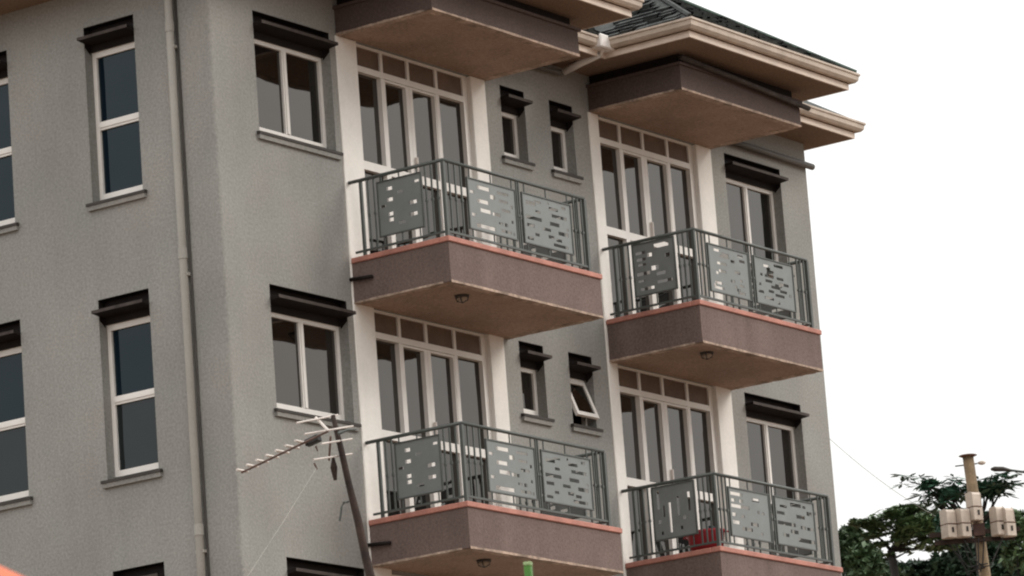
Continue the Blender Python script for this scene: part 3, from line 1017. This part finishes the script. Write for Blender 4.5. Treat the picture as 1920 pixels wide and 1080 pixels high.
m = MB().obox(at(587, 826, 42.95) - J, xb, eld, zb, 0.15, 0.07, 0.065)
m.build('dipole_box', BLK, t, bevel=0.006)
# corner reflector: two arms, two bars each
ua, la = at(592, 783, 42.95), at(617, 863, 42.95)
MB().tube([Vector((0, 0, 0)), ua - J], 0.013, 6).build('reflector_arm', ALU, t)
MB().tube([at(620, 818, 42.8) - J, la - J], 0.010, 6).build('reflector_arm', BROWNROD, t)
for (p, q_) in (((556, 793), (634, 778)), ((571, 814), (662, 799)), ((603, 832), (660, 823)), ((588, 862), (660, 851))):
    D0, D1 = 42.72, 43.05
    MB().tube([at(*p, D0) - J, at(*q_, D1) - J], 0.0095, 6).build('reflector_bar', ALU, t)
MB().tube([at(634, 813, 42.86) - J, at(652, 806, 42.9) - J, at(668, 805, 42.95) - J], [0.018, 0.012, 0.008], 6).build('mast_clamp', RAIL, t)
for (p, q_) in (((592, 836), (596, 846)), ((589, 868), (595, 880))):
    MB().tube([at(*p, 42.9) - J, at(*q_, 42.9) - J], [0.010, 0.006], 5).build('loose_tag', BROWNROD, t)

# thin wires
p, q_ = at(593, 878, 42.6), at(470, 1068, 40.0)
m = MB().tube([p, (p + q_) / 2 - Vector((0, 0, 0.02)), q_ + (q_ - p) * 2.2], 0.0013, 4)
tag(m.build('cord', mat('pale_cord', (0.36, 0.35, 0.31), 0.7, 0)), 'thin pale cord slanting down from the antenna across the corner wall', 'cord')

# ------------------------------------------------------------------ utility pole with meter boxes
UPT = Vector((17.401, 0.806, -3.094))
ub = Vector((UPT.x, UPT.y, GZ)) + Vector((rgt.x, rgt.y, 0)) * 0.62
t = empty('utility_pole', ub, 'tan wooden utility pole with a flat metal cap among the trees', 'pole')
pd = UPT - ub
m = MB().tube([Vector((0, 0, 0)), pd * 0.5, pd], [0.115, 0.092, 0.076], 14)
m.build('pole_shaft', WOODL, t, smooth=True)
m = MB().tube([pd + Vector((0, 0, 0.0)), pd + Vector((0, 0, 0.02)), pd + Vector((0, 0, 0.026))], [0.085, 0.13, 0.12], 16)
m.build('pole_cap', RUST, t)
m = MB().tube([pd - Vector((0, 0, 0.115)) - rgt * 0.19, pd - Vector((0, 0, 0.10)) + rgt * 0.12], 0.010, 6)
m.build('cross_bolt', RAIL, t)
c = pd - Vector((0, 0, 0.095)) + rgt * 0.185
m = MB().tube([c - rgt * 0.06, c - rgt * 0.03, c, c + rgt * 0.03, c + rgt * 0.05], [0.010, 0.026, 0.030, 0.024, 0.008], 10)
m.build('insulator', BOXM, t, smooth=True)
up = Vector((0, 0, 1))
zl = lambda zy: -(zy - 70) * 0.001646 / 0.975


def on_pole(zx, zy, f_=0.0):
    """place beside the pole: zx, zy measured on the enlarged view, f_ metres toward the street"""
    axis = 430 + (zy - 70) * 0.143
    q0 = pd + (ub - UPT).normalized() * (-zl(zy))
    return ub + q0 + rgt * ((zx - axis) * 0.001646) - away * f_


for zy, w in ((705, 1.25), (770, 1.10)):
    c = on_pole(480, zy, 0.10) - ub
    m = MB().obox(c, rgt, away, up, w, 0.05, 0.06)
    m.build('cross_arm', WOOD, t)
c = on_pole(515, 690, 0.11) - ub
MB().obox(c, rgt, away, up, 0.16, 0.10, 0.17).build('clamp_bracket', RUSTD, t)
cb = MB()
rc = random.Random(9)
for i in range(9):
    x = rc.uniform(230, 780)
    a_ = on_pole(x, 765, 0.05 + rc.uniform(0, 0.15)) - ub
    b_ = on_pole(540 + rc.uniform(-60, 60), 1000 + rc.uniform(-40, 60), 0.12) - ub
    mid = (a_ + b_) / 2 - Vector((0, 0, rc.uniform(0.08, 0.3)))
    cb.tube([a_, a_.lerp(mid, 0.6), mid, b_], 0.010, 5)
tag(cb.build('cable_bundle', BLK, t), kind='stuff')
ROT = [(265, 632, 'leftmost off-white meter box on the utility pole', 0.55), (385, 634, 'off-white meter box between the leftmost box and the pole', 0.55),
       (482, 502, 'off-white meter box fixed high on the front of the utility pole', 0.1), (680, 640, 'off-white meter box just right of the utility pole', 0.55), (758, 655, 'rightmost off-white meter box on the utility pole', 0.55)]
for zx, zy, lab, rz in ROT:
    f_ = 0.20 if zx != 482 else 0.17
    bc = on_pole(zx, zy, f_)
    t = empty('meter_box', bc - Vector((0, 0, 0.20)), lab, 'meter box', 'meter boxes on the utility pole', rz=math.atan2(rgt.y, rgt.x) + 0.55)
    # local x = along the front, -y = towards the street
    MB().box(-0.082, 0.082, -0.06, 0.11, 0.0, 0.19).build('lower_cover', BOXM, t, bevel=0.010)
    m = MB()
    m.prism([(-0.05, 0.196), (0.10, 0.196), (0.10, 0.39), (-0.015, 0.40), (-0.045, 0.37)], lambda y, z, x: (x, y, z), -0.075, 0.072)
    m.build('upper_cover', BOXM, t, bevel=0.008)
    MB().box(-0.012, 0.022, -0.066, -0.058, 0.075, 0.145).build('meter_window', LAMPM, t)
    MB().box(-0.084, 0.084, -0.064, 0.112, 0.189, 0.197).build('cover_joint', RUST, t)

# street lamp reaching in from the right
lp = Vector((17.59, 0.538, -3.298))
lh = lp - Vector((0, 0, 0.0))
base = lp + rgt * 1.75
base = Vector((base.x, base.y, GZ))
t = empty('street_lamp', base, 'dark street lamp arm reaching in past the tan utility pole', 'street lamp')
pt = Vector((0, 0, lp.z - GZ - 0.62))
MB().tube([(0, 0, 0), (0, 0, 4), pt], [0.09, 0.075, 0.05], 12).build('lamp_post', RAIL, t, smooth=True)
tip = lp - base
MB().tube([pt, pt + Vector((0, 0, 0.12)) - rgt * 0.25, tip + rgt * 0.55 - Vector((0, 0, 0.09)), tip + rgt * 0.22 - Vector((0, 0, 0.02))], 0.017, 8).build('lamp_arm', RAIL, t, smooth=True)
m = MB().tube([tip + rgt * 0.24 - Vector((0, 0, 0.025)), tip + rgt * 0.14, tip + rgt * 0.02 + Vector((0, 0, 0.01)), tip - rgt * 0.03 + Vector((0, 0, 0.012))], [0.018, 0.034, 0.036, 0.016], 10)
m.build('lamp_head', LAMPM, t, smooth=True)

# service cable from the building to the pole
a_, b_ = Vector((12.37, 0.3, -3.25)), on_pole(150, 560, 0.2)
pts = []
for i in range(13):
    f_ = i / 12
    pts.append(a_.lerp(b_, f_) - Vector((0, 0, 0.10 * 4 * f_ * (1 - f_))))
tag(MB().tube(pts, 0.004, 4).build('service_cable', WIRE), 'thin grey cable running from the building end down to the meter boxes', 'cable')


# ------------------------------------------------------------------ trees
def leaf_quads(m, c, rx, ry, rz, n, size, rnd, flat=0.5, hollow=0.35, edge=0.25):
    for _ in range(n):
        while True:
            v = Vector((rnd.uniform(-1, 1), rnd.uniform(-1, 1), rnd.uniform(-1, 1)))
            if hollow < v.length < 1 + edge * rnd.random():
                break
        nn = mnoise.noise(Vector((c.x + v.x * rx, c.y + v.y * ry, c.z + v.z * rz)) * 1.7)
        if nn < 0.02 and rnd.random() < 0.88:
            continue
        p = c + Vector((v.x * rx, v.y * ry, v.z * rz))
        nr = (Vector((rnd.gauss(0, 1), rnd.gauss(0, 1), rnd.gauss(0, 1))).normalized() + Vector((0, 0, flat * 2))).normalized()
        a = nr.cross(Vector((rnd.gauss(0, 1), rnd.gauss(0, 1), rnd.gauss(0, 1)))).normalized()
        b = nr.cross(a)
        s = size * rnd.uniform(0.6, 1.35)
        m.add([p - a * s, p - b * s * 0.42 + nr * s * 0.1, p + a * s, p + b * s * 0.42 + nr * s * 0.1], [(0, 1, 2, 3)])


def radial_leaves(m, c, n, ln, rnd):
    """hand-shaped rosettes of long leaflets"""
    for _ in range(n):
        d0 = Vector((rnd.gauss(0, 1), rnd.gauss(0, 1), rnd.uniform(-0.2, 0.6))).normalized()
        h = c + d0 * rnd.uniform(0.15, 0.45)
        for k in range(9):
            a = 2 * math.pi * k / 9 + rnd.uniform(-0.2, 0.2)
            d = Vector((math.cos(a), math.sin(a), rnd.uniform(-0.45, 0.15))).normalized()
            s = Vector((-math.sin(a), math.cos(a), rnd.uniform(-0.3, 0.3))).normalized()
            l = ln * rnd.uniform(0.7, 1.2)
            m.add([h, h + d * l * 0.55 + s * l * 0.13, h + d * l, h + d * l * 0.55 - s * l * 0.13], [(0, 1, 2, 3)])


def tree(label, D, blobs, leafm, size, seed, trunk_px, group='trees behind the building end', rosettes=(), flat=0.5, dens=1.0, bark=BARK):
    rnd = random.Random(seed)
    k = D / F
    C0 = at(trunk_px[0], trunk_px[1], D)
    base = Vector((C0.x, C0.y, GZ))
    t = empty('tree', base, label, 'tree', group)
    m = MB()
    lim = MB()
    tr = [Vector((0, 0, 0))]
    fork = C0 - base
    for i in range(1, 8):
        tr.append(fork * (i / 7) + Vector((rnd.uniform(-0.12, 0.12), rnd.uniform(-0.12, 0.12), 0)))
    MB().tube(tr, [0.20 - 0.018 * i for i in range(8)], 9).build('trunk', bark, t, smooth=True)
    for (u, v, ru, rv, dd, n) in blobs:
        c = at(u, v, D + dd) - base
        leaf_quads(m, c, ru * k, ru * k * 0.9, rv * k, int(n * dens), size, rnd, flat)
        mid = tr[-1].lerp(c, 0.5) + Vector((rnd.uniform(-0.2, 0.2), rnd.uniform(-0.2, 0.2), -0.1))
        if rnd.random() < 0.6:
            lim.tube([tr[-1], mid, c], [0.040, 0.022, 0.008], 6)
    for (u, v, dd, n, ln) in rosettes:
        c = at(u, v, D + dd) - base
        radial_leaves(m, c, n, ln, rnd)
        mid = tr[-1].lerp(c, 0.55) + Vector((rnd.uniform(-0.1, 0.1), rnd.uniform(-0.1, 0.1), -0.15))
        lim.tube([tr[-1], mid, c], [0.04, 0.026, 0.012], 6)
    m.build('crown', leafm, t)
    lim.build('limbs', bark, t, smooth=True)
    return t


tree('dense dark green tree close beside the right end of the building', 92,
     [(1588, 1024, 40, 36, 0, 1700), (1622, 1058, 34, 34, -1, 1500), (1575, 1080, 60, 60, 1, 2200), (1640, 1100, 60, 36, 0, 2000), (1605, 1150, 90, 60, 0, 1800)],
     LEAFM, 0.11, 21, (1600, 1190))
tree('layered flat-topped green tree with sky gaps between building and utility pole', 88,
     [(1668, 968, 32, 11, 0, 900), (1700, 962, 38, 12, 0.4, 1100), (1624, 981, 30, 5, 0, 330), (1650, 988, 30, 8, 0, 560), (1738, 985, 36, 20, -0.3, 1300), (1706, 990, 46, 15, 0, 1600), (1748, 1012, 36, 20, 0, 1500),
      (1700, 1010, 30, 11, 0, 700), (1640, 1004, 22, 6, 0, 260), (1650, 1022, 16, 4, 0, 140), (1706, 1032, 22, 6, 0.5, 280), (1668, 1040, 14, 3, 0, 100), (1768, 966, 20, 16, 0, 600), (1775, 1000, 30, 30, 0, 1100), (1715, 953, 16, 4, 0, 120), (1602, 977, 10, 2, 0, 30)],
     LEAF2, 0.090, 22, (1678, 1030), flat=0.9)
tree('bluish-green tree with hand-shaped leaf tufts behind the utility pole', 78,
     [(1800, 985, 46, 30, 2, 1700), (1862, 990, 36, 30, 2, 1300), (1778, 926, 24, 13, 0, 260), (1742, 908, 16, 8, 0, 110), (1856, 918, 28, 12, 0, 240), (1758, 946, 14, 7, 0, 80)],
     LEAF3, 0.10, 23, (1832, 990),
     rosettes=[(1734, 903, 0, 6, 0.27), (1745, 910, 0, 5, 0.24), (1776, 922, 0, 11, 0.30), (1790, 935, 0, 7, 0.28), (1765, 930, 0, 6, 0.26), (1752, 946, 0, 4, 0.22), (1858, 910, 0, 9, 0.34), (1868, 920, 0, 8, 0.30), (1846, 924, 0, 6, 0.26), (1882, 912, 0, 4, 0.22), (1860, 890, 0, 2, 0.2)])
tree('yellowish-green tree at the far right behind the meter boxes', 96,
     [(1905, 975, 26, 16, 0, 620), (1925, 985, 40, 24, 0, 1000), (1905, 1010, 30, 18, 0, 700), (1930, 1045, 50, 30, 0, 1300)],
     LEAF2, 0.10, 24, (1935, 1120))
# lower dark greenery that closes the view between the trees
tree('low dark bushy tree filling the gap under the layered tree', 99,
     [(1690, 1088, 70, 28, 0, 2800), (1746, 1076, 46, 20, 0, 1700), (1650, 1076, 36, 22, 0, 1300), (1660, 1062, 24, 12, 0, 500), (1800, 1060, 50, 44, 0, 2600), (1850, 1040, 60, 50, 1, 3000), (1890, 1082, 60, 32, 0, 2400), (1930, 1100, 50, 40, 0, 1500),
      (1800, 1110, 70, 36, 0, 2000)],
     LEAF, 0.12, 25, (1720, 1180))

# ------------------------------------------------------------------ foreground bits at the lower edge
AP = at(-62, 1043, 9.0)                                # parasol tip
t = empty('parasol', (AP.x, AP.y, GZ), 'orange cloth parasol at the lower left edge in the foreground', 'parasol')
n = 16
hz = AP.z - GZ
m = MB()
rings = [(0.02, hz), (0.45, hz - 0.235), (0.85, hz - 0.46), (1.25, hz - 0.70), (1.255, hz - 0.85)]
vsn = []
for r_, z in rings:
    for i in range(n):
        a = 2 * math.pi * i / n
        s = 1.0 if i % 2 == 0 else 0.965
        vsn.append((r_ * s * math.cos(a), r_ * s * math.sin(a), z))
m.add(vsn, [(j * n + i, j * n + (i + 1) % n, (j + 1) * n + (i + 1) % n, (j + 1) * n + i) for j in range(len(rings) - 1) for i in range(n)] + [tuple(range(n))])
m.build('canopy', ORANGE, t)
MB().tube([(0, 0, 0), (0, 0, hz + 0.05)], 0.022, 8).build('pole', PVC, t)
for i in range(0, n, 2):
    a = 2 * math.pi * i / n
    MB().tube([(0, 0, hz - 0.03), (0.85 * math.cos(a), 0.85 * math.sin(a), hz - 0.49), (1.24 * math.cos(a), 1.24 * math.sin(a), hz - 0.73)], 0.007, 5).build('rib', PVC, t)
MB().tube([(0, 0, 0), (0, 0, 0.12)], [0.26, 0.22], 16).build('base', RAIL, t)

gp = at(989.5, 1054, 22.0)
t = empty('post', (gp.x, gp.y, GZ), 'bright green square post with a pale cap in the foreground bottom centre', 'post', rz=0.35)
gh = gp.z - GZ
MB().box(-0.017, 0.017, -0.017, 0.017, 0, gh - 0.018).build('shaft', GREENP, t, bevel=0.003)
MB().box(-0.0185, 0.0185, -0.0185, 0.0185, gh - 0.0175, gh).build('cap', GREENC, t, bevel=0.003)
MB().box(-0.10, 0.10, -0.10, 0.10, 0, 0.02).build('foot_plate', GREENP, t)
